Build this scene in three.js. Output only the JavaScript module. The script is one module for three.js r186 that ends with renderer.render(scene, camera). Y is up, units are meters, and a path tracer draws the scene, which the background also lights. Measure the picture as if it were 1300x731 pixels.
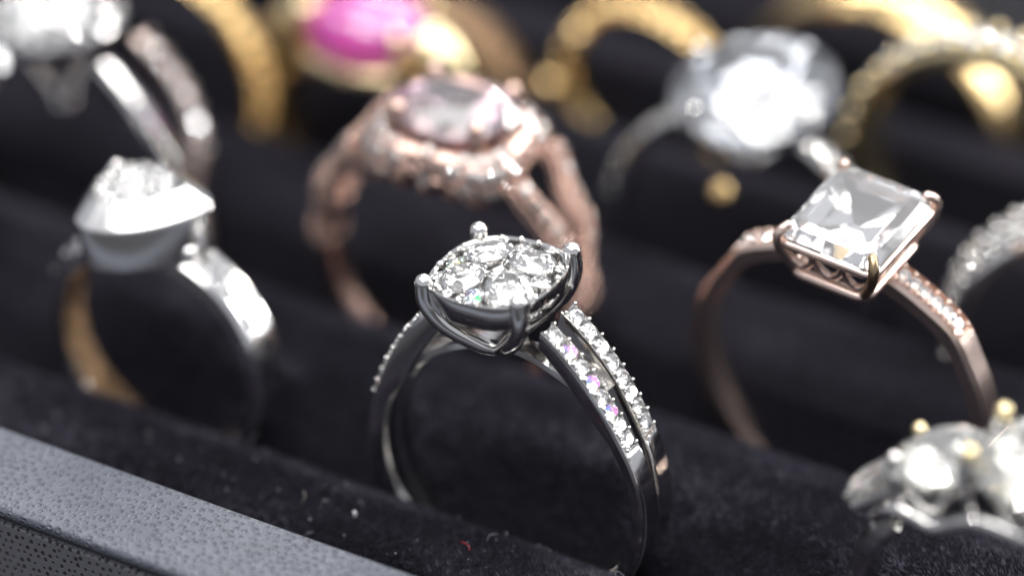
import * as THREE from 'three';
import { ConvexGeometry } from 'three/addons/geometries/ConvexGeometry.js';
import { RoundedBoxGeometry } from 'three/addons/geometries/RoundedBoxGeometry.js';
import { mergeGeometries, toCreasedNormals } from 'three/addons/utils/BufferGeometryUtils.js';
import { ImprovedNoise } from 'three/addons/math/ImprovedNoise.js';
import { RectAreaLightUniformsLib } from 'three/addons/lights/RectAreaLightUniformsLib.js';

// ---------------------------------------------------------------- camera, light, exposure
// Lengths below are written in millimetres and multiplied by S. x runs along the velvet rolls,
// y is up from the table, z comes out of the tray towards the photographer.
const S = 0.001;
const scene = new THREE.Scene();
const PITCH = THREE.MathUtils.degToRad(34), YAW = THREE.MathUtils.degToRad(30), DIST = 280;
const TOP = 18;                                  // height of the tops of the velvet rolls above the table
const target = new THREE.Vector3(-3.556, 11.589 + TOP, -5.259);
const toward = new THREE.Vector3(Math.sin(YAW) * Math.cos(PITCH), Math.sin(PITCH), Math.cos(YAW) * Math.cos(PITCH));
const camera = new THREE.PerspectiveCamera(2 * THREE.MathUtils.radToDeg(Math.atan(32.5 * 575 / 1024 / DIST)), 1024 / 575, 0.02, 6);
camera.position.copy(target).addScaledVector(toward, DIST).multiplyScalar(S);
camera.lookAt(target.clone().multiplyScalar(S));
camera.focus = 0.2732;
camera.userData.fStop = 9.2;

const renderer = new THREE.WebGLRenderer({ antialias: true });
renderer.setSize(1024, 575);
renderer.toneMapping = THREE.LinearToneMapping;
renderer.toneMappingExposure = 1.0;
renderer.shadowMap.enabled = true;
RectAreaLightUniformsLib.init();
scene.background = new THREE.Color(0.50, 0.515, 0.56);   // the dim hall round the showcase

const rnd = (() => { let a = 20240611; return () => { a = (a + 0x6D2B79F5) | 0; let t = Math.imul(a ^ (a >>> 15), 1 | a); t = (t + Math.imul(t ^ (t >>> 7), 61 | t)) ^ t; return ((t ^ (t >>> 14)) >>> 0) / 4294967296; }; })();
const noise = new ImprovedNoise();
const V = (x, y, z) => new THREE.Vector3(x, y, z);
const D2R = Math.PI / 180;
const lerp = (a, b, t) => a + (b - a) * t;
const sm = (a, b, x) => { const t = Math.min(1, Math.max(0, (x - a) / (b - a))); return t * t * (3 - 2 * t); };

// lamps of the showcase: a diffused light panel overhead and slim strip lamps; three extra spots are added for glints
const housingMat = new THREE.MeshStandardMaterial({ color: 0x2a2a2c, roughness: 0.5, metalness: 0.3 });
function lamp(name, label, at, aim, w, h, radiance, tint) {
  const g = new THREE.Group(); g.name = name; g.position.copy(at).multiplyScalar(S);
  g.lookAt(aim.clone().multiplyScalar(S));        // +z of the lamp points at what it lights
  g.userData = { label, category: 'lamp' }; scene.add(g);
  const box = new THREE.Mesh(new RoundedBoxGeometry((w + 12) * S, (h + 12) * S, 14 * S, 3, 3 * S), housingMat);
  box.name = 'housing'; box.position.z = -8 * S; g.add(box);
  const c = new THREE.Color(...tint);
  const dif = new THREE.Mesh(new THREE.PlaneGeometry(w * S, h * S), new THREE.MeshStandardMaterial({ color: 0xffffff, emissive: c, emissiveIntensity: radiance * 0.15 }));
  dif.name = 'light_diffuser'; dif.position.z = -0.6 * S; g.add(dif);
  const l = new THREE.RectAreaLight(c, radiance, w * S, h * S);
  l.name = 'lamp_glow'; l.position.z = 0.4 * S; l.rotation.y = Math.PI; g.add(l);
  box.castShadow = box.receiveShadow = true;
  return g;
}
lamp('panel_lamp', 'wide diffused light panel hanging above the ring tray', V(30, 560, 10), V(0, 20, -10), 700, 540, 4.2, [1, 0.985, 0.965]);
lamp('strip_lamp', 'slim strip lamp along the back of the showcase', V(40, 225, -330), V(0, 20, -20), 680, 22, 34, [1, 0.97, 0.93]);
lamp('strip_lamp_001', 'slim upright strip lamp beyond the right end of the far rim', V(300, 150, -310), V(0, 25, -10), 26, 230, 34, [0.97, 0.985, 1]);
lamp('spot_lamp', 'small square spot lamp high above the front of the tray', V(-90, 480, 160), V(0, 25, -10), 30, 30, 130, [1, 0.98, 0.95]);
lamp('spot_lamp_001', 'small square spot lamp added for glints on the right above the far rim', V(190, 430, -250), V(0, 25, -20), 22, 22, 200, [1, 0.97, 0.93]);  // this spot and the next two are added for crisp glints
lamp('spot_lamp_002', 'small square spot lamp added for glints on the left above the far rim', V(-260, 400, -190), V(0, 25, -20), 22, 22, 200, [0.96, 0.98, 1]);
lamp('spot_lamp_003', 'small square spot lamp added for glints off the left end of the tray', V(-330, 380, 60), V(-10, 25, -10), 22, 22, 170, [1, 0.98, 0.95]);

// ---------------------------------------------------------------- materials
function dataTex(n, fn, srgb, rx = 1, ry = 1) {
  const a = new Uint8Array(n * n * 4);
  for (let j = 0; j < n; j++) for (let i = 0; i < n; i++) { const c = fn(i / n, j / n, i, j); const k = (j * n + i) * 4; a[k] = c[0]; a[k + 1] = c[1]; a[k + 2] = c[2]; a[k + 3] = 255; }
  const t = new THREE.DataTexture(a, n, n); t.wrapS = t.wrapT = THREE.RepeatWrapping; t.magFilter = THREE.LinearFilter; t.minFilter = THREE.LinearMipmapLinearFilter; t.generateMipmaps = true;
  if (srgb) t.colorSpace = THREE.SRGBColorSpace;
  t.repeat.set(rx, ry); t.needsUpdate = true; return t;
}
const metal = (r, g, b, rough) => new THREE.MeshStandardMaterial({ color: new THREE.Color().setRGB(r, g, b), metalness: 1, roughness: rough });
const M = {
  white: metal(0.80, 0.785, 0.765, 0.09),
  silver: metal(0.80, 0.79, 0.785, 0.17),
  rose: metal(0.66, 0.475, 0.405, 0.17),
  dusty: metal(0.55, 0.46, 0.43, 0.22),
  paleRose: metal(0.86, 0.675, 0.59, 0.26),
  lining: metal(0.30, 0.195, 0.115, 0.26),
  roseDark: metal(0.54, 0.375, 0.32, 0.2),
  gold: metal(0.74, 0.54, 0.27, 0.24),
  paleGold: metal(0.86, 0.72, 0.44, 0.22),
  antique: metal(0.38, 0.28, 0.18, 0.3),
};
const gem = (ior, tint, dist) => { const m = new THREE.MeshPhysicalMaterial({ color: 0xffffff, roughness: 0, metalness: 0, transmission: 1, thickness: 0.002, ior }); if (tint) { m.attenuationColor = new THREE.Color().setRGB(...tint); m.attenuationDistance = dist * S; } return m; };
const scratch = (() => { const n = 1024, a = new Float32Array(n * n).fill(0.5); for (let k = 0; k < 420; k++) { let x = rnd() * n, y = rnd() * n; const t = rnd() * 0.5 - 0.25 + (rnd() < 0.3 ? 1.3 : 0), L = 30 + 260 * rnd(), d = -0.15 - 0.3 * rnd(); for (let i = 0; i < L; i++) { x += Math.cos(t); y += Math.sin(t); const q = ((Math.round(y) + 8 * n) % n) * n + (Math.round(x) + 8 * n) % n; a[q] = Math.max(0, a[q] + d); } } return a; })();
const scratchBump = dataTex(1024, (u, v, i, j) => { const h = 255 * scratch[j * 1024 + i]; return [h, h, h]; }, false, 0.14, 0.14);
const smudge = dataTex(512, (u, v) => { const f = 0.5 + 0.5 * noise.noise(u * 9, v * 9, 1) , g2 = 0.5 + 0.5 * noise.noise(u * 31, v * 31, 7), h = 255 * Math.min(1, 0.42 + 0.5 * sm(0.45, 0.8, f) * (0.5 + 0.5 * g2)); return [h, h, h]; }, false, 0.11, 0.11);
for (const m of [M.white, M.silver]) { m.roughness *= 2; m.roughnessMap = smudge; m.bumpMap = scratchBump; m.bumpScale = 0.0000022; }
M.lining.bumpMap = dataTex(256, (u, v) => { const h = 128 + 120 * noise.noise(u * 24, v * 24, 4); return [h, h, h]; }, false, 0.12, 0.12); M.lining.bumpScale = 0.0006;
M.diamond = gem(2.417); M.diamond.transmission = 0.94;
M.topaz = gem(2.15, [0.95, 0.96, 0.99], 16); M.topaz.transmission = 0.9;
M.morganite = gem(1.9, [0.95, 0.72, 0.81], 9);
M.pink = new THREE.MeshPhysicalMaterial({ color: new THREE.Color().setRGB(0.74, 0.07, 0.54), roughness: 0.1, transmission: 0.55, thickness: 0.003, ior: 1.76, clearcoat: 1, clearcoatRoughness: 0.03 });
M.fire = gem(2.417); M.fire.transmission = 0.985; M.fire.attenuationColor = new THREE.Color().setRGB(0.82, 0.835, 0.87); M.fire.attenuationDistance = 0.009;
const fireFilms = [300, 420, 540].map((t) => { const m = M.diamond.clone(); m.iridescence = 1; m.iridescenceIOR = 1.5; m.iridescenceThicknessRange = [100, t]; return m; });  // thin colour film stands in for the rainbow glints of diamonds
const sparkle = (m) => (m === M.diamond && rnd() < 0.16 ? fireFilms[Math.floor(rnd() * 3)] : m);
M.champagne = gem(2.1, [0.90, 0.89, 0.83], 9); M.champagne.transmission = 0.9; M.morganite.transmission = 0.93;

// ---------------------------------------------------------------- geometry helpers (millimetres)
const creased = (g, deg) => toCreasedNormals(g, deg * D2R);
// frames: [{p, o, b}] (point, outward, sideways); section(i) gives the [outward, sideways] outline, the same count each time
function sweep(frames, section, closed = false, deg = 32) {
  const pos = [], uv = [], idx = []; const n = frames.length; let m = 0, run = 0;
  frames.forEach((f, i) => {
    const s = section(i, f); m = s.length; if (i) run += f.p.distanceTo(frames[i - 1].p) || f.len || 0.2; let per = 0;
    s.forEach(([o, b], j) => { pos.push(f.p.x + f.o.x * o + f.b.x * b, f.p.y + f.o.y * o + f.b.y * b, f.p.z + f.o.z * o + f.b.z * b); if (j) per += Math.hypot(o - s[j - 1][0], b - s[j - 1][1]); uv.push(run, per); });
  });
  const rows = closed ? n : n - 1;
  for (let i = 0; i < rows; i++) for (let j = 0; j < m; j++) {
    const a = i * m + j, b = i * m + (j + 1) % m, c = ((i + 1) % n) * m + j, d = ((i + 1) % n) * m + (j + 1) % m;
    idx.push(a, b, c, b, d, c);
  }
  if (!closed) for (const [i, flip] of [[0, 1], [n - 1, 0]]) {
    const s = section(i, frames[i]).map(([o, b]) => new THREE.Vector2(o, b));
    for (const [a, b, c] of THREE.ShapeUtils.triangulateShape(s, [])) flip ? idx.push(i * m + a, i * m + c, i * m + b) : idx.push(i * m + a, i * m + b, i * m + c);
  }
  const g = new THREE.BufferGeometry();
  g.setAttribute('position', new THREE.Float32BufferAttribute(pos, 3)); g.setAttribute('uv', new THREE.Float32BufferAttribute(uv, 2)); g.setIndex(idx);
  // orient outwards
  let vol = 0; const A = V(), B = V(), C = V();
  for (let k = 0; k < idx.length; k += 3) { A.fromArray(pos, idx[k] * 3); B.fromArray(pos, idx[k + 1] * 3); C.fromArray(pos, idx[k + 2] * 3); vol += A.dot(B.cross(C)); }
  if (vol < 0) { for (let k = 0; k < idx.length; k += 3) { const t = idx[k + 1]; idx[k + 1] = idx[k + 2]; idx[k + 2] = t; } g.setIndex(idx); }
  return creased(g, deg);
}
// frames on a circle in the ring's plane; t in degrees, 90 is the head
function arc(t0, t1, n, closed) {
  const out = [];
  for (let i = 0; i < n; i++) { const t = lerp(t0, t1, i / (closed ? n : n - 1)); const c = Math.cos(t * D2R), s = Math.sin(t * D2R); out.push({ p: V(0, 0, 0), o: V(c, s, 0), b: V(0, 0, 1), t, len: 0.4 }); }
  return out;
}
const oval = (a, b, n = 10, co = 0, cb = 0) => Array.from({ length: n }, (_, i) => [co + a * Math.cos(i / n * 2 * Math.PI), cb + b * Math.sin(i / n * 2 * Math.PI)]);
function tube(pts, radii, { n = 14, m = 9, closed = false, flat = 1 } = {}) {
  const curve = new THREE.CatmullRomCurve3(pts, closed); const fr = curve.computeFrenetFrames(n, closed); const frames = [];
  for (let i = 0; i < (closed ? n : n + 1); i++) frames.push({ p: curve.getPoint(i / n), o: fr.normals[i], b: fr.binormals[i], u: i / n });
  const rad = (u) => { if (typeof radii === 'number') return radii; const k = u * (radii.length - 1), a = Math.min(radii.length - 2, Math.floor(k)); return lerp(radii[a], radii[a + 1], k - a); };
  return sweep(frames, (i, f) => oval(rad(f.u), rad(f.u) * flat, m), closed, 50);
}
const ball = (p, r, d = 2) => { const g = new THREE.IcosahedronGeometry(r, d); g.computeVertexNormals(); const nrm = g.attributes.normal, pos = g.attributes.position; for (let i = 0; i < pos.count; i++) { const v = V().fromBufferAttribute(pos, i).normalize(); nrm.setXYZ(i, v.x, v.y, v.z); } g.translate(p.x, p.y, p.z); return g; };
const strip = (g) => { const h = g.index ? g.toNonIndexed() : g.clone(); for (const k of Object.keys(h.attributes)) if (k !== 'position' && k !== 'normal') h.deleteAttribute(k); return h; };
const join = (list) => mergeGeometries(list.map(strip));
// a wall swept round an outline in the ground plane: outline [[x, z]], section [[outward, y]]
function loop(outline, section, deg = 30) {
  const n = outline.length;
  const frames = outline.map(([x, z], i) => { const a = outline[(i + n - 1) % n], b = outline[(i + 1) % n]; const t = V(b[0] - a[0], 0, b[1] - a[1]).normalize(); let o = V(t.z, 0, -t.x); if (o.x * x + o.z * z < 0) o.negate(); return { p: V(x, 0, z), o, b: V(0, 1, 0) }; });
  return sweep(frames, () => section, true, deg);
}
const roundish = (a, b, n, e = 2, rot = 0) => Array.from({ length: n }, (_, i) => { const t = i / n * 2 * Math.PI, c = Math.cos(t), s = Math.sin(t), x = a * Math.sign(c) * Math.abs(c) ** (2 / e), z = b * Math.sign(s) * Math.abs(s) ** (2 / e); return [x * Math.cos(rot) - z * Math.sin(rot), x * Math.sin(rot) + z * Math.cos(rot)]; });
function flatHull(points) { const g = new ConvexGeometry(points); g.computeVertexNormals(); return g; }
// cut stones of diameter 1, girdle at y = 0
function brilliant(n = 8, table = 0.29, crown = 0.155, pav = 0.435) {
  const p = []; const ringOf = (r, y, off, k = n) => { for (let i = 0; i < k; i++) { const a = (i + off) / k * 2 * Math.PI; p.push(V(r * Math.cos(a), y, r * Math.sin(a))); } };
  ringOf(table, crown, 0.5); ringOf(0.405, crown * 0.6, 0);
  ringOf(0.5, 0.012, 0.25, n * 2); ringOf(0.5, -0.012, 0.25, n * 2);
  ringOf(0.118, -pav * 0.80, 0.5); p.push(V(0, -pav, 0));
  return flatHull(p);
}
const G = { brilliant: brilliant(), small: brilliant(6, 0.28, 0.15, 0.42), big: brilliant(8, 0.27, 0.16, 0.44), deep: brilliant(8, 0.27, 0.15, 0.48) };
function emeraldCut(a, b, c) {   // half sides, cut corner
  const p = []; const oct = (k, y, cc) => { const x = a - k, z = b - k; for (const [sx, sz] of [[1, 1], [-1, 1], [-1, -1], [1, -1]]) { p.push(V(sx * x, y, sz * (z - cc)), V(sx * (x - cc), y, sz * z)); } };
  oct(1.05, 1.05, c * 0.75); oct(0.5, 0.72, c * 0.9); oct(0, 0.12, c); oct(0, -0.08, c); oct(0.75, -1.15, c * 0.85); oct(1.6, -2.15, c * 0.6);
  const k = Math.min(a, b) - 0.2; p.push(V(a - k, -3.75, 0), V(-(a - k), -3.75, 0));
  return flatHull(p);
}

// ---------------------------------------------------------------- naming helpers
const taken = new Map();
function numbered(name) { const k = taken.get(name) || 0; taken.set(name, k + 1); return k ? `${name}_${String(k).padStart(3, '0')}` : name; }
function addMesh(name, geo, mat, parent) { const m = new THREE.Mesh(geo, mat); m.name = name; m.castShadow = m.receiveShadow = true; parent.add(m); return m; }
// a ring: its group stands at the lowest point of the band; parts are written about the middle of the band
function ring(name, label, { x, y, z, R, roll = 0, yaw = 0, lean = 0 }) {
  const g = new THREE.Group(); g.name = numbered(name); g.userData = { label, category: 'ring', group: 'rings standing between the velvet rolls' };
  g.rotation.set(lean * D2R, yaw * D2R, roll * D2R, 'YXZ');
  g.position.copy(V(0, -R, 0).applyEuler(g.rotation).add(V(x, y + TOP, z))).multiplyScalar(S);
  scene.add(g);
  g.part = (nm, geo, mat, parent = g) => { const c = geo.clone(); c.translate(0, R, 0); c.scale(S, S, S); return addMesh(nm, c, mat, parent); };
  g.stone = (nm, geo, mat, p, up, d, turn = 0, parent = g) => {
    const m = addMesh(nm, geo, mat, parent); const k = typeof d === 'number' ? [d, d, d] : d;
    m.position.copy(V(p.x, p.y + R, p.z)).multiplyScalar(S); m.scale.set(k[0] * S, k[1] * S, k[2] * S);
    m.quaternion.setFromUnitVectors(V(0, 1, 0), up.clone().normalize()); m.rotateY(turn); return m;
  };
  return g;
}
// small stones in a row with grains of metal between them
function pave(g, at, n, d, mat, metalMat, { half = 0.5, bead = 0.13, stone = G.small, rows = 2, name = 'diamond', sink = 0.02, fire = false } = {}) {
  const beads = [];
  for (let i = 0; i < n; i++) { const f = at((i + 0.5) / n); g.stone(name, stone, fire ? sparkle(mat) : mat, f.p.clone().addScaledVector(f.o, sink + (rnd() - 0.5) * 0.03), f.o.clone().add(V((rnd() - 0.5) * 0.12, (rnd() - 0.5) * 0.12, (rnd() - 0.5) * 0.12)), d * (0.97 + rnd() * 0.05), rnd() * 6); }
  for (let i = 0; i <= n; i++) { const f = at(i / n); for (let k = 0; k < rows; k++) { const s = rows === 1 ? 0 : k ? 1 : -1; beads.push(ball(f.p.clone().addScaledVector(f.b, s * half).addScaledVector(f.o, 0.06 + rnd() * 0.03), bead * (0.9 + rnd() * 0.25), 1)); } }
  const m = g.part('bead_setting', join(beads), metalMat); m.userData.kind = 'stuff'; return m;
}

// ---------------------------------------------------------------- the tray: velvet rolls and grey rim
const table = addMesh('table', new THREE.BoxGeometry(1.1, 0.03, 0.9), new THREE.MeshStandardMaterial({ color: 0x17171a, roughness: 0.7 }), scene);
table.position.set(0, -0.0152, -0.05); table.userData = { kind: 'structure' };

const velvetBump = dataTex(512, (u, v, i, j) => { const h = rnd() * 150 + 50 * (noise.noise(u * 64, v * 64, 3) + 1); return [h, h, h]; });
const velvet = new THREE.MeshPhysicalMaterial({ color: new THREE.Color().setRGB(0.0070, 0.0066, 0.0095), roughness: 1, sheen: 0.5, sheenColor: new THREE.Color().setRGB(0.13, 0.125, 0.185), sheenRoughness: 0.6, specularIntensity: 0.15, bumpMap: velvetBump, bumpScale: 0.00016 });
const pileMat = new THREE.MeshPhysicalMaterial({ color: new THREE.Color().setRGB(0.044, 0.042, 0.057), roughness: 0.65, specularIntensity: 0.45 });
const X0 = -125, X1 = 75, ROWS = [0, -17, -33, -46, -58];
const rollY = (u) => -9 * Math.abs(u) ** 3.5 * (1 - 0.1 * Math.abs(u));     // u = -1 .. 1 across the roll
function velvetRoll(za, zb, label, pile, xr) {
  const mid = (za + zb) / 2, half = (za - zb) / 2 - 0.06;
  const NX = 200, NU = 44, pos = [], uv = [], idx = [];
  const P = (x, u) => {
    const e = Math.sign(u) * Math.abs(u) ** 0.75;
    const wob = 0.22 * noise.noise(x * 0.045, mid * 0.3, 1.7) + 0.14 * noise.noise(x * 0.16, u * 1.3 + mid, 5.1) + 0.05 * noise.noise(x * 0.6, u * 5, mid);
    return V(x, TOP + rollY(e) + wob * (1 - 0.5 * Math.abs(u)), mid - e * half + 0.25 * noise.noise(x * 0.05, mid, 8.8) * (1 - e * e));
  };
  for (let i = 0; i <= NX; i++) for (let j = 0; j <= NU; j++) { const x = lerp(X0, X1, i / NX), u = lerp(-1, 1, j / NU); const p = P(x, u); pos.push(p.x * S, p.y * S, p.z * S); uv.push(x / 22, u * half / 22); }
  for (let i = 0; i < NX; i++) for (let j = 0; j < NU; j++) { const a = i * (NU + 1) + j, b = a + 1, c = a + NU + 1, d = c + 1; idx.push(a, c, b, b, c, d); }
  // the foam core down to the tray floor: end faces and underside
  const base = pos.length / 3;
  for (let i = 0; i <= NX; i++) for (const j of [0, NU]) { const k = (i * (NU + 1) + j) * 3; pos.push(pos[k], 2 * S, pos[k + 2]); uv.push(i / 9, j ? 1 : 0); }
  for (let i = 0; i < NX; i++) { const a0 = i * (NU + 1), a1 = a0 + NU + 1, b0 = base + i * 2, b1 = b0 + 2; idx.push(a0, b0, a1, a1, b0, b1, a0 + NU, a1 + NU, b0 + 1, a1 + NU, b1 + 1, b0 + 1, b0, b0 + 1, b1, b1, b0 + 1, b1 + 1); }
  for (const [i, f] of [[0, 1], [NX, 0]]) for (let j = 0; j < NU; j++) { const a = i * (NU + 1) + j, c = base + i * 2; f ? idx.push(a, a + 1, c) : idx.push(a, c, a + 1); }
  const g = new THREE.BufferGeometry(); g.setAttribute('position', new THREE.Float32BufferAttribute(pos, 3)); g.setAttribute('uv', new THREE.Float32BufferAttribute(uv, 2)); g.setIndex(idx); 
  const m = addMesh(numbered('velvet_roll'), creased(g, 60), velvet, scene);
  m.userData = { label, category: 'velvet roll', group: 'black velvet rolls of the ring tray' };
  if (pile) {   // short upright fibres
    const cone = new THREE.ConeGeometry(0.032 * S, 1 * S, 3, 1, true); cone.translate(0, 0.45 * S, 0);
    const im = new THREE.InstancedMesh(cone, pileMat, pile); im.name = 'velvet_pile'; im.userData.kind = 'stuff';
    const mt = new THREE.Matrix4(), q = new THREE.Quaternion(), col = new THREE.Color();
    for (let k = 0; k < pile; k++) {
      const x = lerp(xr[0], xr[1], rnd()), u = lerp(-0.97, 0.97, rnd()); const p = P(x, u), px = P(x + 0.2, u).sub(p), pu = P(x, u + 0.01).sub(p);
      const nn = pu.cross(px).normalize(); if (nn.y < 0) nn.negate();
      const cl = noise.noise(x * 2.2, u * half * 2.2, mid + 40), c2 = noise.noise(x * 1.9 + 30, u * half * 1.9, mid + 60), nap = noise.noise(x * 0.13, u * half * 0.3, mid + 80);
      nn.add(V(0.8 * cl + 1.0 * nap + 0.5 * (rnd() - 0.5), 0, 0.8 * c2 + 0.7 * nap + 0.5 * (rnd() - 0.5) + 0.15)).normalize();
      q.setFromUnitVectors(V(0, 1, 0), nn); const len = 0.26 + 0.2 * rnd();
      mt.compose(p.multiplyScalar(S), q, V(1, len, 1)); im.setMatrixAt(k, mt);
      const b = 0.45 + rnd() * rnd() * rnd() * 2.6; col.setRGB(b, b * 0.985, b * (1 + 0.1 * rnd())); im.setColorAt(k, col);
    }
    m.add(im);
  }
  return m;
}
velvetRoll(14.8, ROWS[0], 'black velvet roll right beside the grey tray rim', 150000, [-52, 42]);
velvetRoll(ROWS[0], ROWS[1], 'black velvet roll behind the cluster ring and in front of the rectangular stone ring', 90000, [-60, 40]);
velvetRoll(ROWS[1], ROWS[2], 'black velvet roll behind the rose gold rings', 30000, [-70, 40]);
velvetRoll(ROWS[2], ROWS[3], 'black velvet roll behind the large round solitaire ring');
velvetRoll(ROWS[3], ROWS[4], 'black velvet roll behind the gold band with a row of white stones');
velvetRoll(ROWS[4], -70, 'last black velvet roll along the far tray rim');

// rim: grey leatherette over board; top sheet overhangs the perforated outer face
function blisterTex(n, count) {   // small open blisters: a raised horseshoe round a dimple
  const h = new Float32Array(n * n).fill(0.3), spots = [];
  for (let tries = 0; spots.length < count && tries < count * 30; tries++) {
    const x = rnd() * n, y = rnd() * n, R = 7 + 5 * rnd();
    if (spots.some(([a, b, c]) => { const dx = Math.min(Math.abs(a - x), n - Math.abs(a - x)), dy = Math.min(Math.abs(b - y), n - Math.abs(b - y)); return Math.hypot(dx, dy) < (R + c) * 1.18; })) continue;
    spots.push([x, y, R]);
    const w = R * 0.36, amp = 0.5 + 0.5 * rnd(), dir = 2.2 + 1.6 * (rnd() - 0.5), sx = 0.9 + 0.3 * rnd();
    for (let j = -Math.ceil(R * 2); j <= R * 2; j++) for (let i = -Math.ceil(R * 2); i <= R * 2; i++) {
      const d = Math.hypot(i / sx, j), a = Math.cos(Math.atan2(j, i) - dir); const e = Math.exp(-(((d - R * 0.8) / w) ** 2)) * (0.62 - 0.38 * sm(0.2, 0.8, a)) - 0.45 * Math.exp(-((d / (R * 0.5)) ** 2));
      const q = ((Math.round(y) + j + 4 * n) % n) * n + (Math.round(x) + i + 4 * n) % n; h[q] += e * amp;
    }
  }
  for (let k = 0; k < n * n; k++) h[k] = Math.max(0, Math.min(1, h[k] + (rnd() - 0.5) * 0.05 + 0.06 * noise.noise((k % n) * 0.12, Math.floor(k / n) * 0.12, 9)));
  return h;
}
const bl = blisterTex(1024, 1300), NB = 1024;
const rimBump = dataTex(NB, (u, v, i, j) => { const c = bl[j * NB + i] * 255; return [c, c, c]; });
const rimColor = dataTex(512, (u, v, i, j) => { const f = 0.5 + 0.5 * noise.noise(u * 8, v * 8, 2), c = 75 + 12 * f + 16 * (rnd() - 0.5); return [c * 0.94, c * 0.985, c * 1.1]; }, true);
const pores = (() => { const n = 512, a = new Float32Array(n * n); for (let r = 0; r < 20; r++) for (let c = 0; c < 20; c++) { const cx = (c + 0.5 * (r % 2) + 0.4 * (rnd() - 0.5) + 0.25) / 20 * n, cy = (r + 0.5 + 0.4 * (rnd() - 0.5)) / 20 * n, rr = n / 20 * (0.13 + 0.1 * rnd()); for (let j = -12; j <= 12; j++) for (let i = -12; i <= 12; i++) { const d = Math.hypot(i, j * 0.8); const q = ((Math.round(cy) + j + n) % n) * n + (Math.round(cx) + i + n) % n; a[q] = Math.max(a[q], 1 - sm(rr * 0.7, rr * 1.25, d)); } } return a; })();
const poreBump = dataTex(512, (u, v, i, j) => { const c = 200 - 190 * pores[j * 512 + i] + 30 * (rnd() - 0.5); return [c, c, c]; });
const poreColor = dataTex(512, (u, v, i, j) => { const d = pores[j * 512 + i], c = lerp(92 + 16 * (rnd() - 0.5), 34, d); return [c * 0.98, c * 0.98, c * 1.06]; }, true);
const rimTopMat = new THREE.MeshPhysicalMaterial({ map: rimColor, roughness: 0.4, specularIntensity: 0.9, bumpMap: rimBump, bumpScale: 0.00016 });
const rimSideMat = new THREE.MeshPhysicalMaterial({ map: poreColor, roughness: 0.7, bumpMap: poreBump, bumpScale: 0.0002 });
const rimInnerMat = new THREE.MeshStandardMaterial({ color: 0x2b2b30, roughness: 0.9 });
function uvFromXZ(g, k) { const p = g.attributes.position, n = g.attributes.normal, uv = []; for (let i = 0; i < p.count; i++) { const a = Math.abs(n.getX(i)), b = Math.abs(n.getY(i)), c = Math.abs(n.getZ(i)); const [s, t] = b >= a && b >= c ? [p.getX(i), p.getZ(i)] : c >= a ? [p.getX(i), p.getY(i)] : [p.getZ(i), p.getY(i)]; uv.push(s / k, t / k); } g.setAttribute('uv', new THREE.Float32BufferAttribute(uv, 2)); return g; }
const tray = new THREE.Group(); tray.name = 'ring_tray'; tray.userData = { label: 'grey leatherette tray rim with blistered top and pored outer face', category: 'tray' }; scene.add(tray);
const put = (name, w, h, d, x, y, z, r, mat, k) => { const g = new RoundedBoxGeometry(w, h, d, 5, r); g.translate(x, y, z); uvFromXZ(g, k); g.scale(S, S, S); return addMesh(name, g, mat, tray); };
const RIMY = TOP + 4, cx = (X0 + X1) / 2, len = X1 - X0 + 16;
put('tray_floor', len - 1, 1.9, 98, cx, 1.0, -27, 0.3, rimInnerMat, 20);
for (const z of [18.35, -73.9]) { put('rim_top', len, 0.9, 7.2, cx, RIMY - 0.45, z, 0.4, rimTopMat, 21); put('rim_wall', len - 0.3, RIMY - 1.2, 6.9, cx, (RIMY - 1.2) / 2 + 0.05, z, 0.35, rimSideMat, 11); }
for (const sx of [X0 - 4.2, X1 + 4.2]) { put('rim_top', 7.2, 0.9, 84.8, sx, RIMY - 0.45, -27.8, 0.4, rimTopMat, 21); put('rim_wall', 6.9, RIMY - 1.2, 85.1, sx, (RIMY - 1.2) / 2 + 0.05, -27.8, 0.35, rimSideMat, 11); }

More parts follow.
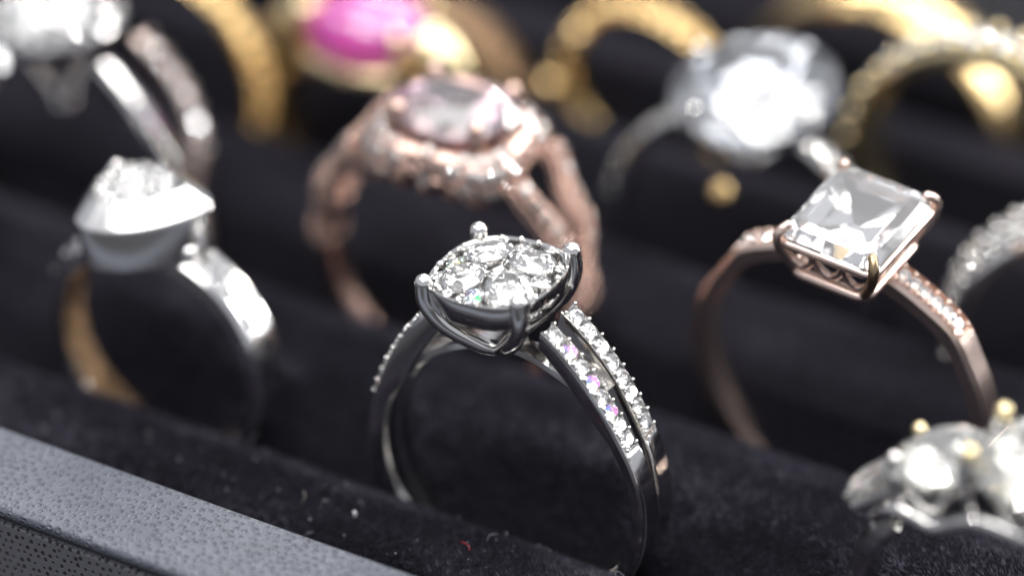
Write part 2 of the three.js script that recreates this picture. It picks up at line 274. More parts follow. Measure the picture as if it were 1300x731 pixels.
// ---------------------------------------------------------------- cluster ring with a split shank
function clusterRing() {
  const R = 10.2, g = ring('cluster_ring', 'white metal split-shank ring with round four-prong cluster of white stones', { x: 0, y: 2.2, z: 0, R, roll: 5.9 });
  const ro = (a) => 10.2 - 0.25 * sm(60, 170, a) + 2.15 * (Math.max(0, 64 - a) / 42) ** 1.7;          // a: degrees away from the head
  const ri = (a) => 8.95 + 1.75 * (Math.max(0, 54 - a) / 32) ** 1.7;
  const zin = (a) => 0.03 + 0.5 * Math.min(1, Math.max(0, (90 - a) / 46)), zout = (a) => 1.85 + 0.18 * sm(130, 30, a);
  for (const k of [1, -1]) {
    const fr = arc(72, -252, 160);
    const geo = sweep(fr, (i, f) => {
      const a = Math.abs(((f.t - 90 + 540) % 360) - 180), o = ro(a), n = ri(a), z0 = zin(a) * k, z1 = zout(a) * k, q = 0.42 * sm(65.5, 63.5, a) + 0.004, e = 0.13 * k, c = 0.22 * k;
      const bul = 0.1 * sm(50, 80, a);
      return [[n + 0.12, z0], [n + 0.16, z0], [o - 0.24, z0], [o - 0.2, z0], [o - 0.03, z0 + 0.06 * k], [o, z0 + e], [o - q, z0 + e * 1.25], [o - q, z1 - e * 1.25 - bul * k], [o - bul * 0.3, z1 - e - bul * k], [o - 0.05 - bul * 0.6, z1 - 0.05 * k], [o - 0.24 - bul, z1], [o - 0.3 - bul, z1], [n + 0.36, z1 - 0.24 * k], [n + 0.3, z1 - 0.26 * k], [n + 0.12, z1 - 0.31 * k], [n, z1 - 0.26 * k - c], [n - 0.02, (z0 + z1) / 2], [n, z0 + 0.14 * k]];
    }, false, 34);
    g.part('shank', geo, M.white);
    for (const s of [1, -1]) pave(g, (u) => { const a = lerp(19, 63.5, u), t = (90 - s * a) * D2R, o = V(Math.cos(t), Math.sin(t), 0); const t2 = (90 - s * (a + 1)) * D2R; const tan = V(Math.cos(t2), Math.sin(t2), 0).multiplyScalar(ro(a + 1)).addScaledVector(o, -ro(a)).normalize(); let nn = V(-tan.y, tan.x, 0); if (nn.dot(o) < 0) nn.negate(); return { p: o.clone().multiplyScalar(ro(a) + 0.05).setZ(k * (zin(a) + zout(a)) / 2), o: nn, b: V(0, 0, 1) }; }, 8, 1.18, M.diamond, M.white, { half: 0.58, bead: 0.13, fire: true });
  }
  g.part('bridge', sweep(arc(134, 46, 40), (i, f) => { const w = 0.95 - 0.3 * sm(30, 0, Math.abs(f.t - 90)); return [[9.0, -w + 0.1], [9.0, w - 0.1], [9.1, w], [9.5, w * 0.96], [9.68, w * 0.7], [9.7, 0], [9.68, -w * 0.7], [9.5, -w * 0.96], [9.1, -w]]; }), M.white);
  // the head: a dish on four curved prongs that meet in pairs on the bridge
  const head = g.part('head', loop(roundish(4.0, 4.0, 72, 2.6), [[-0.95, 12.45], [-0.4, 12.47], [-0.28, 12.6], [0.16, 14.3], [0.1, 14.47], [-0.03, 14.49], [-0.16, 14.37], [-0.22, 13.95], [-0.9, 13.75]], 36), M.white);
  g.part('dish', new THREE.CylinderGeometry(3.5, 2.3, 0.5, 40).translate(0, 13.3, 0), M.white, head);
  const T = 3.36;
  for (const sx of [-1, 1]) for (const sz of [-1, 1]) {
    const p = tube([V(0, 9.3, sz * 1.1), V(sx * 0.6, 9.7, sz * 1.5), V(sx * 1.7, 10.75, sz * 2.25), V(sx * 2.85, 12.1, sz * 2.95), V(sx * 3.36, 13.4, sz * 3.3), V(sx * T, 14.75, sz * T)], [0.34, 0.5, 0.6, 0.62, 0.6, 0.58], { n: 24, m: 14 });
    g.part('prong', join([p, ball(V(sx * T, 14.78, sz * T), 0.585, 3)]), M.white, head);
    g.part('claw_fin', tube([V(sx * 0.25, 9.7, sz * 1.5), V(sx * 1.5, 11.1, sz * 2.1), V(sx * 2.6, 12.2, sz * 2.55)], [0.16, 0.24, 0.2], { n: 8, m: 6 }), M.white, head);
  }
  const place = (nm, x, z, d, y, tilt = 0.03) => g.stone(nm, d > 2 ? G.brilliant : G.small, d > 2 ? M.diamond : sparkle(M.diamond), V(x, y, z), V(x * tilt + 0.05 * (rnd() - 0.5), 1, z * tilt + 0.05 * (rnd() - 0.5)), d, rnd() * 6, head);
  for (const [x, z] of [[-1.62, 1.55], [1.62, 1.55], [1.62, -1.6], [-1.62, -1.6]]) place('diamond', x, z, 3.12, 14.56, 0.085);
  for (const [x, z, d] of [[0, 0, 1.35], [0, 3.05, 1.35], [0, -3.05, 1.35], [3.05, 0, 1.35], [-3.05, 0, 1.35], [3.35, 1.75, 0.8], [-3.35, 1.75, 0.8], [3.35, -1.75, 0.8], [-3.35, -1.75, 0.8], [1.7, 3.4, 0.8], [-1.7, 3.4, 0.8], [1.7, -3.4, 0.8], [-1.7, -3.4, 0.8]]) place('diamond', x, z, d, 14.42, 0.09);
  const beads = [];
  for (let i = 0; i < 20; i++) { const a = (i + 0.5) / 20 * 2 * Math.PI; if (Math.abs(Math.abs(Math.cos(a)) - Math.SQRT1_2) < 0.1) continue; beads.push(ball(V(3.93 * Math.cos(a), 14.47 + 0.05 * rnd(), 3.93 * Math.sin(a)), 0.17 + 0.08 * rnd(), 2)); }
  for (const [x, z] of [[0.02, 1.0], [0.05, -1.02], [1.05, 0.03], [-1.0, 0], [0.8, 2.75], [-0.8, 2.75], [2.8, 0.8], [2.8, -0.8], [-2.8, 0.8], [-2.8, -0.8], [0.8, -2.8], [-0.8, -2.8]]) beads.push(ball(V(x, 14.52, z), 0.2, 2));
  g.part('bead_setting', join(beads), M.white, head).userData.kind = 'stuff';
  for (const [a, b] of [[[-3.6, 14.33, 0.25], [3.6, 14.33, -0.25]], [[0.25, 14.33, 3.7], [-0.25, 14.33, -3.7]]]) { const d = V(...b).sub(V(...a)); const q = V(-d.z, 0, d.x).normalize(); g.part('setting_ridge', tube([V(...a), V(...a).addScaledVector(d, 0.28).addScaledVector(q, 0.28), V(...a).addScaledVector(d, 0.5), V(...a).addScaledVector(d, 0.72).addScaledVector(q, -0.28), V(...b)], 0.11, { n: 24, m: 6 }), M.white, head); }
}
clusterRing();

// ---------------------------------------------------------------- silver ring with an angular pave head
function angularRing() {
  const R = 8.7, g = ring('signet_ring', 'silver ring with sharp-edged polished head crowded with tiny sparkling stones', { x: -27.3, y: 1.9, z: -0.4, R, roll: 7 });
  const w = (a) => 1.6 - 0.3 * sm(60, 160, a), o = (a) => 8.75 - 0.4 * sm(40, 150, a);
  g.part('band', sweep(arc(70, -250, 120), (i, f) => { const a = Math.abs(((f.t - 90 + 540) % 360) - 180), W = w(a), r = o(a); return [[7.25, -W + 0.2], [7.25, W - 0.2], [7.4, W], [r - 0.35, W], [r - 0.05, W * 0.72], [r, 0], [r - 0.05, -W * 0.72], [r - 0.35, -W], [7.4, -W]]; }, false, 26), M.silver);
  g.part('gold_lining', sweep(arc(-78, -238, 90), (i, f) => [[7.12, -1.05], [7.12, 1.05], [7.27, 1.1], [7.27, -1.1]]), M.lining);
  for (const s of [1, -1]) for (const [a, d] of [[40, 1.5], [50.5, 1.5], [63, 1.7]]) {   // faceted plates on the shoulders
    const t = (90 - s * a) * D2R, n = V(Math.cos(t), Math.sin(t), 0); const b = new THREE.CylinderGeometry(d * 0.42, d * 0.62, 0.42, 4); b.rotateY(Math.PI / 4); b.scale(1, 1, 1.45); const ge = flatHull(Array.from({ length: b.attributes.position.count }, (_, i) => V().fromBufferAttribute(b.attributes.position, i)));
    const m = g.part('shoulder_plate', ge.applyQuaternion(new THREE.Quaternion().setFromUnitVectors(V(0, 1, 0), n)).translate(n.x * (o(a) + 0.08), n.y * (o(a) + 0.08), 0), M.silver);
  }
  const out = [[-3.2, 2.6], [-3.9, 0.4], [-3.7, -2.2], [-2.1, -3.8], [0.8, -3.9], [3.3, -2.7], [5.0, -1.1], [4.9, -0.2], [3.3, 2.4], [1.2, 4.0], [-1.2, 4.5], [-2.3, 4.0]];
  const ctl = out.map(([x, z]) => V(x, 0, z)); out.length = 0; for (const p of new THREE.CatmullRomCurve3(ctl, true, 'centripetal').getPoints(60).slice(0, 60)) out.push([p.x, p.z]);
  const inn = out.map(([x, z]) => [x * 0.7 - 0.45, z * 0.66 - 0.35]);
  const y0 = 7.7, y1 = 11.0, y2 = 12.0, n = out.length, tri = [];
  const L = [out.map(([x, z]) => V(x * 0.8, y0, z * 0.8)), out.map(([x, z]) => V(x * 0.985, y0 + 0.35, z * 0.985)), out.map(([x, z]) => V(x, y1 - 0.12, z)), out.map(([x, z]) => V(x * 0.985, y1 + 0.06, z * 0.985)), inn.map(([x, z]) => V(x, y2 - 0.05, z)), inn.map(([x, z]) => V(x * 0.965, y2, z * 0.965)), inn.map(([x, z]) => V(x * 0.93, y2 - 0.4, z * 0.93))];
  const quad = (a, b, c, d) => tri.push(a, c, b, b, c, d);
  for (let k = 0; k < L.length - 1; k++) for (let i = 0; i < n; i++) quad(L[k][i], L[k][(i + 1) % n], L[k + 1][i], L[k + 1][(i + 1) % n]);
  for (let i = 0; i < n; i++) { tri.push(V(0, y2 - 0.4, 0), L[6][i], L[6][(i + 1) % n]); tri.push(V(0, y0, 0), L[0][i], L[0][(i + 1) % n]); }
  const hg = new THREE.BufferGeometry().setFromPoints(tri); hg.computeVertexNormals();
  const head = g.part('head', creased(hg, 24), M.silver);
  g.part('collar', loop(roundish(2.6, 1.9, 30), [[-0.4, 8.2], [0.1, 8.1], [0.1, 9.0], [-0.4, 9.0]]), M.silver, head);
  for (const s of [-1, 1]) g.part('bead', ball(V(s * 4.0, 8.35, 0.9), 0.62, 3), M.silver, head);
  for (let r = 0; r < 3; r++) { const k = [1, 6, 11][r], q = [0, 1.05, 2.0][r]; for (let i = 0; i < k; i++) { const a = i / k * 6.283 + r; g.stone('diamond', G.small, M.diamond, V(q * 1.12 * Math.cos(a) - 0.35, 11.98 + 0.12 * (1 - q / 2), q * Math.sin(a) - 0.25), V(0.1 * q * Math.cos(a) + 0.06 * (rnd() - 0.5), 1, 0.1 * q * Math.sin(a) + 0.06 * (rnd() - 0.5)), 1.12, rnd() * 6, head); } }
  const beads = []; for (let i = 0; i < 26; i++) { const a = i * 2.399, q = 0.5 * Math.sqrt(i + 0.5); beads.push(ball(V(q * 1.05 * Math.cos(a) - 0.35, 12.12 + 0.12 * (1 - q / 2.6), q * Math.sin(a) - 0.25), 0.17, 1)); }
  beads.push(ball(V(-2.9, 12.05, -1.8), 0.42, 2));
  g.part('bead_setting', join(beads), M.silver, head).userData.kind = 'stuff';
}
angularRing();

// ---------------------------------------------------------------- rose gold ring with a rectangular step-cut stone
function rectangularRing() {
  const R = 11.2, g = ring('rectangular_stone_ring', 'slim rose gold ring with large clear rectangular step-cut stone', { x: 14.1, y: 3.0, z: ROWS[1] - 0.7, R, roll: -4, yaw: -2, lean: 4.5 });
  const ro = (a) => 10.98 + 0.2 * sm(60, 40, a) + 0.26 * Math.exp(-(((a - 43) / 9) ** 2)) - 0.15 * sm(80, 170, a);
  const w = (a) => 1.12 - 0.1 * sm(30, 60, a);
  g.part('band', sweep(arc(76, -256, 160), (i, f) => { const a = Math.abs(((f.t - 90 + 540) % 360) - 180), o = ro(a), W = w(a), n = Math.min(10.0, o - 1.3) - 0.1 * sm(60, 20, a), q = 0.4 * sm(46.5, 45, a) + 0.003; return [[n, -W + 0.2], [n, W - 0.2], [n + 0.18, W], [o - 0.3, W], [o, W - 0.25], [o - q, W - 0.3], [o - q, -W + 0.3], [o, -W + 0.25], [o - 0.3, -W], [n + 0.18, -W]]; }, false, 30), M.paleRose);
  for (const s of [1, -1]) pave(g, (u) => { const a = lerp(17, 44.5, u), t = (90 - s * a) * D2R, o = V(Math.cos(t), Math.sin(t), 0), t6 = (90 - s * (a * 0.6 + 11)) * D2R; return { p: o.multiplyScalar(ro(a) - 0.08), o: V(Math.cos(t6), Math.sin(t6), 0), b: V(0, 0, 1) }; }, 6, 1.06, M.diamond, M.paleRose, { half: 0.62, bead: 0.16 });
  const A = 3.45, B = 4.2, Y = 13.5;
  const st = g.part('step_cut_stone', emeraldCut(A, B, 0.75).translate(0, Y, 0), M.topaz);
  const rect = (a, b, r, n = 8) => { const p = []; for (const [sx, sz, t0] of [[1, 1, 0], [-1, 1, 90], [-1, -1, 180], [1, -1, 270]]) for (let i = 0; i < n; i++) { const t = (t0 + i / (n - 1) * 90) * D2R; p.push([sx * (a - r) + r * Math.cos(t), sz * (b - r) + r * Math.sin(t)]); } return p; };
  const bk = g.part('basket', join([loop(rect(A - 0.1, B - 0.1, 0.7), oval(0.28, 0.3, 8, 0, Y - 0.42), 60), loop(rect(A - 0.85, B - 0.85, 0.8), oval(0.42, 0.38, 10, 0, Y - 3.0), 60)]), M.paleRose);
  for (const sx of [-1, 1]) for (const sz of [-1, 1]) {
    const c = V(sx * (A - 0.12), 0, sz * (B - 0.12));
    const p = tube([V(sx * (A - 1.15), Y - 3.1, sz * (B - 1.15)), V(c.x * 0.9, Y - 1.6, c.z * 0.9), V(c.x * 1.02, Y - 0.4, c.z * 1.02), V(c.x * 1.0, Y + 0.35, c.z * 1.0), V(c.x * 0.9, Y + 0.72, c.z * 0.9)], [0.4, 0.38, 0.36, 0.36, 0.3], { n: 18, m: 10 });
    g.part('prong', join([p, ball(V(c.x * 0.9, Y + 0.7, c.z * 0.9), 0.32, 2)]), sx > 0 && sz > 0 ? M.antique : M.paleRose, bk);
  }
  const scroll = (f, n, half) => { for (let i = 0; i < n; i++) { const c = (i - (n - 1) / 2) * half * 2; g.part('scroll', tube([f(c - half, -0.55), f(c - half * 0.75, -1.7), f(c, -2.35), f(c + half * 0.75, -1.7), f(c + half, -0.55)], 0.27, { n: 14, m: 8 }), M.paleRose, bk); } };
  for (const s of [-1, 1]) { scroll((x, y) => V(x * (1 + y * 0.05), Y + y, s * (B - 0.15 + y * 0.3)), 3, 1.12); scroll((z, y) => V(s * (A - 0.15 + y * 0.3), Y + y, z * (1 + y * 0.05)), 2, 1.4); }
}
rectangularRing();

// ---------------------------------------------------------------- rose gold ring with an oval pink stone
function roseRing() {
  const R = 9.9, g = ring('oval_stone_ring', 'ornate rose gold ring with pale pink oval stone above a pave gallery', { x: -15.0, y: 2.6, z: ROWS[1], R, roll: -1.5, yaw: 4 });
  g.part('band', sweep(arc(22, -202, 90), () => oval(0.7, 1.3, 12, 9.2), false, 40), M.roseDark);
  // twisted shoulders: pairs of strands studded with grains
  for (const s of [1, -1]) {
    const grains = [];
    for (const k of [1, -1]) {
      const pts = []; for (let i = 0; i <= 20; i++) { const u = i / 20, a = lerp(92, 30, u), t = (90 - s * a) * D2R, r = 9.35 + 1.9 * u ** 1.8 + 0.16 * Math.sin(u * 14); pts.push(V(Math.cos(t) * r, Math.sin(t) * r, k * (0.55 + 2.0 * u + 0.18 * Math.sin(u * 14 + 1)))); }
      g.part('shoulder_rail', tube(pts, [0.6, 0.72, 0.78, 0.8], { n: 50, m: 10 }), M.roseDark);
      const cv = new THREE.CatmullRomCurve3(pts);
      for (let i = 0; i < 34; i++) for (let q = 0; q < 9; q++) { const u = (i + 0.5 * (q % 2)) / 34, p = cv.getPoint(u), e = q / 9 * 6.283, o = V(p.x, p.y, 0).normalize(); grains.push(ball(p.addScaledVector(o, 0.74 * Math.cos(e)).add(V(0, 0, 0.74 * Math.sin(e))), 0.2 + 0.05 * rnd(), 1)); }
      for (let i = 0; i < 7; i++) { const p = cv.getPoint(0.34 + i * 0.1), o = V(p.x, p.y, 0).normalize(); o.z = k * 0.35; g.stone('diamond', G.small, M.diamond, p.addScaledVector(o, 0.8), o, 0.95, rnd() * 6); }
    }
    g.part('grain_texture', join(grains), M.rose).userData.kind = 'stuff';
    g.part('bead', ball(V(s * 9.3, 2.6, 1.2), 0.75, 3), M.rose);
  }
  const gal = g.part('gallery', loop(roundish(5.2, 4.5, 72, 4.6), [[-1.8, 8.9], [-0.9, 8.6], [0.0, 9.0], [0.25, 9.8], [0.15, 10.9], [-0.3, 11.5], [-1.3, 11.8], [-2.2, 11.7], [-2.4, 10.6]], 40), M.roseDark);
  const beads = [];
  for (let i = 0; i < 700; i++) { const a = rnd() * 6.283, h = rnd(), c = Math.cos(a), s = Math.sin(a), e = 2 / 4.6; const k = 0.25 - 1.4 * h ** 4; beads.push(ball(V((5.2 + k) * Math.sign(c) * Math.abs(c) ** e, 9.4 + 2.3 * h, (4.5 + k) * Math.sign(s) * Math.abs(s) ** e), 0.15 + 0.08 * rnd(), 1)); }
  g.part('bead_setting', join(beads), M.rose, gal).userData.kind = 'stuff';
  for (const [n, y, k, up, d] of [[26, 9.75, 0.2, 0.3, 1.1], [24, 10.8, 0.15, 0.5, 1.15], [22, 11.65, -0.55, 1.6, 1.1]]) for (let i = 0; i < n; i++) { const a = (i + 0.5) / n * 6.283, c = Math.cos(a), s = Math.sin(a), e = 2 / 4.6; g.stone('diamond', G.small, M.diamond, V((5.2 + k) * Math.sign(c) * Math.abs(c) ** e, y, (4.5 + k) * Math.sign(s) * Math.abs(s) ** e), V(c * 0.8, up, s * 0.8), d, rnd() * 6, gal); }
  for (const s of [-1, 1]) for (let k = -2; k <= 2; k++) g.part('gallery_arch', tube([V(k * 1.8 - 0.8, 9.0, s * 4.3), V(k * 1.8, 8.45, s * 4.1), V(k * 1.8 + 0.8, 9.0, s * 4.3)], 0.2, { n: 10, m: 7 }), M.roseDark, gal);
  g.stone('oval_stone', G.big, M.morganite, V(0, 12.6, 0), V(0, 1, 0), [8.6, 8.2, 7.4], 0.3);
  for (const [x, z] of [[-2.9, 2.75], [2.9, 2.75], [2.9, -2.75], [-2.9, -2.75]]) g.part('prong', join([tube([V(x * 0.8, 9.6, z * 0.8), V(x * 1.05, 11.6, z * 1.05), V(x * 1.06, 12.9, z * 1.06), V(x * 0.98, 13.4, z * 0.98)], [0.5, 0.5, 0.48, 0.45], { n: 12, m: 9 }), ball(V(x * 0.99, 13.35, z * 0.99), 0.56, 2)]), M.rose);
}
roseRing();

// ---------------------------------------------------------------- three-stone ring at the front right
function threeStoneRing() {
  const R = 12.4, g = ring('three_stone_ring', 'white metal ring with row of big round stones and gold-tipped prongs beside the rim', { x: 36.2, y: 2.2, z: 0.8, R, roll: 0, yaw: 0 });
  for (const s of [1, -1]) g.part('shoulder', sweep(arc(s > 0 ? 38 : 142, s > 0 ? -92 : 272, 60), (i, f) => { const a = Math.abs(((f.t - 90 + 540) % 360) - 180), W = 1.75 - 0.5 * sm(50, 120, a), o = 12.4 + 0.4 * sm(80, 46, a); return [[11.2, -W + 0.2], [11.2, W - 0.2], [11.35, W], [o - 0.4, W], [o, W * 0.7], [o, -W * 0.7], [o - 0.4, -W], [11.35, -W]]; }), M.white);
  for (const z of [2.0, -2.0]) g.part('gallery_rail', tube([V(-10.4, 7.2, z * 0.7), V(-8.6, 8.8, z), V(-6, 8.6, z * 1.1), V(-3.6, 10.2, z * 1.3), V(0, 10.4, z * 1.4), V(3.6, 10.2, z * 1.3), V(6, 8.6, z * 1.1), V(8.6, 8.8, z), V(10.4, 7.2, z * 0.7)], 0.5, { n: 48, m: 8 }), M.white);
  g.stone('centre_stone', G.big, M.champagne, V(0.2, 14.0, 0), V(0, 1, 0), 9.6, 0.4);
  for (const s of [-1, 1]) {
    g.stone('side_stone', G.big, M.champagne, V(s * 6.9, 12.0, 0), V(s * 0.3, 1, 0), 6.6, 0.2 + s);
    g.part('end_stone', emeraldCut(2.3, 1.6, 0.5).scale(1, 0.6, 1).rotateZ(-s * 0.75).translate(s * 11.0, 9.2, 0), M.champagne);
    for (const z of [-1, 1]) {
      g.part('prong', join([tube([V(s * 3.6, 9.8, z * 1.6), V(s * 4.3, 12, z * 2.4), V(s * 4.5, 14.0, z * 2.55), V(s * 4.2, 14.7, z * 2.4)], [0.5, 0.45, 0.45, 0.4], { n: 12 }), ball(V(s * 4.2, 14.6, z * 2.42), 0.44, 2)]), M.white).add(g.part('prong_tip', ball(V(s * 4.2, 14.75, z * 2.42), 0.58, 2), M.paleGold));
      g.part('prong', join([tube([V(s * 8.4, 8.6, z * 1.3), V(s * 9.15, 10.6, z * 1.7), V(s * 9.2, 12.0, z * 1.7)], [0.4, 0.4, 0.38], { n: 10 }), ball(V(s * 9.2, 12.1, z * 1.7), 0.46, 2)]), z < 0 ? M.paleGold : M.white);
    }
    g.part('cup', loop(roundish(1.7, 1.7, 30), [[-0.3, 8.9], [0.2, 9.0], [0.9, 10.9], [0.6, 11.0]], 40).translate(s * 6.9, 0, 0), M.white);
    g.part('end_bezel', new RoundedBoxGeometry(4.3, 0.7, 2.9, 3, 0.25).rotateZ(-s * 0.75).translate(s * 10.45, 8.55, 0), M.white);
  }
  g.part('cup', loop(roundish(2.4, 2.4, 36), [[-0.3, 9.6], [0.2, 9.7], [1.6, 12.7], [1.25, 12.8]], 40), M.white);
}
threeStoneRing();

// ---------------------------------------------------------------- large round solitaire
function solitaireRing() {
  const R = 10.6, g = ring('solitaire_ring', 'thin pave band ring holding one very large round brilliant stone', { x: -0.8, y: 0.1, z: ROWS[2], R, roll: -1 });
  g.part('band', sweep(arc(68, -248, 120), (i, f) => [[9.5, -0.85], [9.5, 0.85], [9.7, 1.0], [10.3, 1.0], [10.6, 0.75], [10.35, 0.6], [10.35, -0.6], [10.6, -0.75], [10.3, -1.0], [9.7, -1.0]], false, 30), M.white);
  for (const s of [1, -1]) pave(g, (u) => { const a = lerp(26, 84, u), t = (90 - s * a) * D2R, o = V(Math.cos(t), Math.sin(t), 0); return { p: o.clone().multiplyScalar(10.55), o, b: V(0, 0, 1) }; }, 9, 1.15, M.diamond, M.white, { half: 0.66, bead: 0.18 });
  g.stone('round_stone', G.deep, M.fire, V(0, 12.3, 0), V(-0.06, 1, 0.2), 11.8, 0.2);
  for (const a of [20, 110, 200, 290]) { const c = Math.cos(a * D2R), s = Math.sin(a * D2R); g.part('prong', join([tube([V(c * 0.5, 6.6, s * 0.5), V(c * 3.1, 9.2, s * 3.1), V(c * 5.8, 11.6, s * 5.8), V(c * 6.05, 12.6, s * 6.05), V(c * 5.6, 13.05, s * 5.6)], [0.2, 0.2, 0.22, 0.3, 0.3], { n: 18 }), ball(V(c * 5.6, 13.0, s * 5.6), 0.42, 2)]), M.white); }
  g.part('glint_bead', ball(V(-1.6, 4.2, 1.2), 0.85, 3), M.gold);  // ball added for the blurred gold glint under the stone
}
solitaireRing();

// ---------------------------------------------------------------- halo ring, split shank, at the left
function haloRing() {
  const R = 10.4, g = ring('halo_ring', 'silver ring with round halo head and polished split shank', { x: -46.0, y: 0.4, z: ROWS[1], R, roll: 5 });
  const fr = arc(64, -244, 110), z1 = (a) => 1.3 + 0.5 * sm(95, 40, a);
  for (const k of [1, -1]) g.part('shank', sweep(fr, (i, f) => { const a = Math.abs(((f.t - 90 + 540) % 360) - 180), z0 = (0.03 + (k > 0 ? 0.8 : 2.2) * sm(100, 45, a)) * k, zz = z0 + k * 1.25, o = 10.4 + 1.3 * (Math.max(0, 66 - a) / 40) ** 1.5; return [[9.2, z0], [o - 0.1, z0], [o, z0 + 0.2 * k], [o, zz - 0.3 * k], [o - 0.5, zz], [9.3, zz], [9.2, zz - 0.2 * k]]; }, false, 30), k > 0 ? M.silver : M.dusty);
  for (const s of [1, -1]) pave(g, (u) => { const a = lerp(28, 75, u), t = (90 - s * a) * D2R, o = V(Math.cos(t), Math.sin(t), 0); return { p: o.clone().multiplyScalar(10.45 + 1.3 * (Math.max(0, 66 - a) / 40) ** 1.5).setZ(-0.65 - 2.2 * sm(100, 45, a)), o, b: V(0, 0, 1) }; }, 6, 1.3, M.diamond, M.dusty, { half: 0.7, bead: 0.2 });
  const head = g.part('head', loop(roundish(4.7, 4.7, 60), [[-2.2, 10.6], [0, 11.5], [0.2, 12.3], [0, 12.6], [-1.2, 12.7], [-2.0, 12.2]], 40), M.silver);
  g.stone('centre_stone', G.big, M.diamond, V(0, 13.2, 0), V(0, 1, 0.1), 7.2, 0.3, head);
  for (let i = 0; i < 18; i++) { const a = i / 18 * 6.283; g.stone('diamond', G.small, M.diamond, V(4.15 * Math.cos(a), 12.72, 4.15 * Math.sin(a)), V(0.4 * Math.cos(a), 1, 0.4 * Math.sin(a)), 1.35, a, head); }
  for (let i = 0; i < 4; i++) { const a = i * Math.PI / 2 + 0.9, c = Math.cos(a), s = Math.sin(a); g.part('prong', join([tube([V(c * 0.4, 5.8, s * 0.4), V(c * 2.3, 9.4, s * 2.3), V(c * 3.7, 12.6, s * 3.7), V(c * 3.6, 13.7, s * 3.6)], 0.42, { n: 14 }), ball(V(c * 3.55, 13.8, s * 3.55), 0.55, 2)]), M.silver, head); }
  g.part('bead', ball(V(0.1, 5.7, 0.2), 0.8, 3), M.silver, head);
}
haloRing();

// ---------------------------------------------------------------- gold ring with a vivid pink stone
function pinkRing() {
  const R = 8.6, g = ring('pink_stone_ring', 'yellow gold ring with vivid magenta stone in wide polished setting', { x: -31.0, y: -1.2, z: ROWS[2], R, roll: 2 });
  g.part('band', sweep(arc(52, -232, 90), (i, f) => { const a = Math.abs(((f.t - 90 + 540) % 360) - 180), W = 1.4 + 1.6 * sm(80, 40, a); return oval(0.8, W, 12, 7.8); }, false, 40), M.gold);
  const head = g.part('setting', loop(roundish(5.2, 4.4, 60, 2.4), [[-2.5, 6.9], [-0.8, 7.0], [0.0, 7.6], [-0.1, 8.1], [-0.7, 8.4], [-1.3, 8.2], [-1.7, 7.6]], 45), M.paleGold);
  const cab = new THREE.SphereGeometry(1, 48, 24); cab.scale(4.6, 3.0, 3.9); cab.translate(0, 9.3, 0); g.part('pink_stone', cab, M.pink);
  for (const [x, z] of [[3.9, 2.4], [3.9, -2.4], [-3.9, -2.4], [-4.3, 1.9]]) g.part('prong', join([tube([V(x * 1.1, 7.6, z * 1.2), V(x * 1.1, 9.4, z * 1.2), V(x * 0.98, 10.8, z * 1.0)], 0.5, { n: 10 }), ball(V(x * 0.97, 10.8, z * 0.99), 0.62, 2)]), M.paleGold, head);
  for (const s of [-1, 1]) g.part('shoulder_leaf', tube([V(s * 4.3, 9.6, 0), V(s * 5.9, 8.6, 0), V(s * 7.3, 6.2, 0), V(s * 7.9, 3.4, 0)], [1.7, 1.9, 1.4, 0.9], { n: 18, m: 12 }), M.paleGold);
}
pinkRing();

// ---------------------------------------------------------------- gold rings further back
function beadedBand(x, y, z, R, label, o = {}) {
  const g = ring('beaded_band_ring', label, { x, y, z, R, ...o });
  g.part('band', sweep(arc(0, 360, 110, true), () => oval(0.55, 1.0, 10, R - 0.8), true, 50), M.gold);
  const beads = []; const n = Math.round(R * 4.4); for (let i = 0; i < n; i++) { const t = i / n * 6.283; for (const k of [-0.55, 0.55]) beads.push(ball(V(Math.cos(t + k * 0.12) * (R - 0.3), Math.sin(t + k * 0.12) * (R - 0.3), k), 0.5, 1)); }
  g.part('bead_setting', join(beads), M.gold).userData.kind = 'stuff'; return g;
}
beadedBand(-49.9, -0.4, ROWS[2], 9.6, 'beaded gold band ring behind the silver halo ring');
const archRing = beadedBand(-15.8, 1.0, ROWS[3], 7.1, 'beaded gold band ring with two small gold balls added as blurred highlights', { roll: 2 });
archRing.part('glint_bead', ball(V(-4.6, 4.3, 2), 0.8, 3), M.gold);  // both balls are added to stand for out-of-focus gold highlights
archRing.part('glint_bead', ball(V(-6.5, 0.2, 3), 0.8, 3), M.gold);

function stoneBand() {
  const R = 10.9, g = ring('stone_band_ring', 'pale gold band ring set with a single row of white stones', { x: 11.9, y: 2.2, z: ROWS[3], R });
  g.part('band', sweep(arc(0, 360, 120, true), () => [[9.4, -1.5], [9.4, 1.5], [9.6, 1.75], [10.5, 1.75], [10.9, 1.45], [10.85, 1.15], [10.1, 1.0], [10.1, -1.0], [10.85, -1.15], [10.9, -1.45], [10.5, -1.75], [9.6, -1.75]], true, 30), M.paleGold);
  pave(g, (u) => { const t = lerp(176, 4, u) * D2R, o = V(Math.cos(t), Math.sin(t), 0); return { p: o.clone().multiplyScalar(11.05), o, b: V(0, 0, 1) }; }, 15, 2.15, M.diamond, M.paleGold, { half: 1.3, bead: 0.46, stone: G.brilliant });
}
stoneBand();

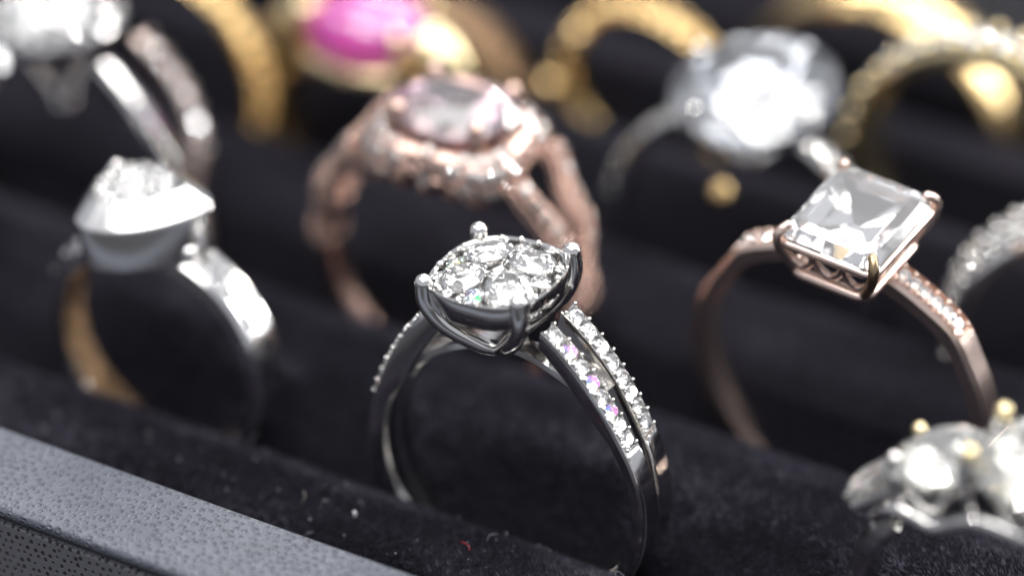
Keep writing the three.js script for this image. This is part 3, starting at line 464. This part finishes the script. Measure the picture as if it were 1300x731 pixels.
const plain = ring('plain_band_ring', 'broad plain polished gold band ring near the far rim', { x: -2.6, y: -4.6, z: ROWS[4], R: 11.6 });
plain.part('band', sweep(arc(0, 360, 120, true), () => [[10.4, -2.2], [10.4, 2.2], [10.7, 2.6], [11.2, 2.5], [11.6, 1.3], [11.65, 0], [11.6, -1.3], [11.2, -2.5], [10.7, -2.6]], true, 45), M.gold);
const roseBand = ring('plain_band_ring', 'plain dark bronze-toned band ring behind the gold ring with magenta stone', { x: -34.5, y: -5.6, z: ROWS[3], R: 9.4 });
roseBand.part('band', sweep(arc(0, 360, 100, true), () => oval(0.8, 1.6, 12, 8.6), true, 50), M.lining);

function cocktailRing() {
  const R = 9.4, g = ring('pave_band_ring', 'white metal band ring covered with three rows of white stones', { x: 24.6, y: 1.6, z: ROWS[2], R, yaw: 24 });
  g.part('band', sweep(arc(0, 360, 110, true), () => [[8.0, -1.9], [8.0, 1.9], [8.2, 2.15], [8.9, 2.15], [9.2, 1.9], [9.3, 0], [9.2, -1.9], [8.9, -2.15], [8.2, -2.15]], true, 40), M.white);
  const beads = [];
  for (const [k, z] of [[0, -1.35], [1, 0], [2, 1.35]]) for (let i = 0; i < 26; i++) {
    const t = (212 - (i + 0.5 * (k % 2)) * 9.2) * D2R, o = V(Math.cos(t), Math.sin(t), z * 0.1);
    g.stone('diamond', G.small, M.diamond, V(o.x * 9.35, o.y * 9.35, z), o, 1.42, rnd() * 6);
    const t2 = t - 4.6 * D2R; for (const q of [-0.55, 0.55]) beads.push(ball(V(Math.cos(t2) * 9.4, Math.sin(t2) * 9.4, z + q), 0.2, 1));
  }
  g.part('bead_setting', join(beads), M.white).userData.kind = 'stuff';
}
cocktailRing();

// ---------------------------------------------------------------- lint on the velvet
function lint(label, pts, r, color) {
  const c = tube(pts.map(([x, y, z]) => V(x, y + TOP, z)), r, { n: 20, m: 5 }); c.scale(S, S, S);
  const m = addMesh(numbered('lint_fibre'), c, new THREE.MeshStandardMaterial({ color, roughness: 0.7 }), scene); m.userData = { label, category: 'lint' }; return m;
}
lint('tiny red fibre lying on the velvet roll under the cluster ring', [[-0.4, 0.42, 6.6], [-0.1, 0.55, 6.75], [0.3, 0.5, 6.8], [0.5, 0.42, 7.1]], 0.026, 0x8a1020);
lint('pale curled fibre on the velvet roll close to the grey rim', [[-11.2, 0.3, 8.2], [-11.0, 0.8, 8.3], [-10.9, 1.1, 8.2], [-11.1, 1.35, 8.1]], 0.05, 0x6a645c);
lint('tiny white speck of lint on the velvet roll left of the cluster ring', [[-7.6, 0.4, 7.6], [-7.55, 0.6, 7.6], [-7.6, 0.75, 7.65]], 0.1, 0xd8dce0);

const specks = [];
for (let k = 0; k < 150; k++) {
  const x = lerp(-45, 38, rnd()), z = lerp(2, 13.5, rnd()), u = (7.4 - z) / 7.34, y = TOP + rollY(Math.max(-1, Math.min(1, u))) + 0.35 + 0.25 * rnd(), p = V(x, y, z);
  if (rnd() < 0.6) specks.push(ball(p, 0.025 + 0.05 * rnd() * rnd(), 1));
  else { const d = V(rnd() - 0.5, 0.5 * rnd(), rnd() - 0.5).multiplyScalar(1.2), e = V(rnd() - 0.5, rnd() * 0.5, rnd() - 0.5).multiplyScalar(0.5); specks.push(tube([p, p.clone().addScaledVector(d, 0.5).add(e), p.clone().add(d)], 0.014, { n: 6, m: 4 })); }
}
const dust = addMesh('dust', join(specks).scale(S, S, S), new THREE.MeshStandardMaterial({ color: 0x8d8f98, roughness: 0.8 }), scene);
dust.userData = { label: 'fine pale dust and lint strewn over the black velvet', category: 'dust', kind: 'stuff' };

renderer.render(scene, camera);
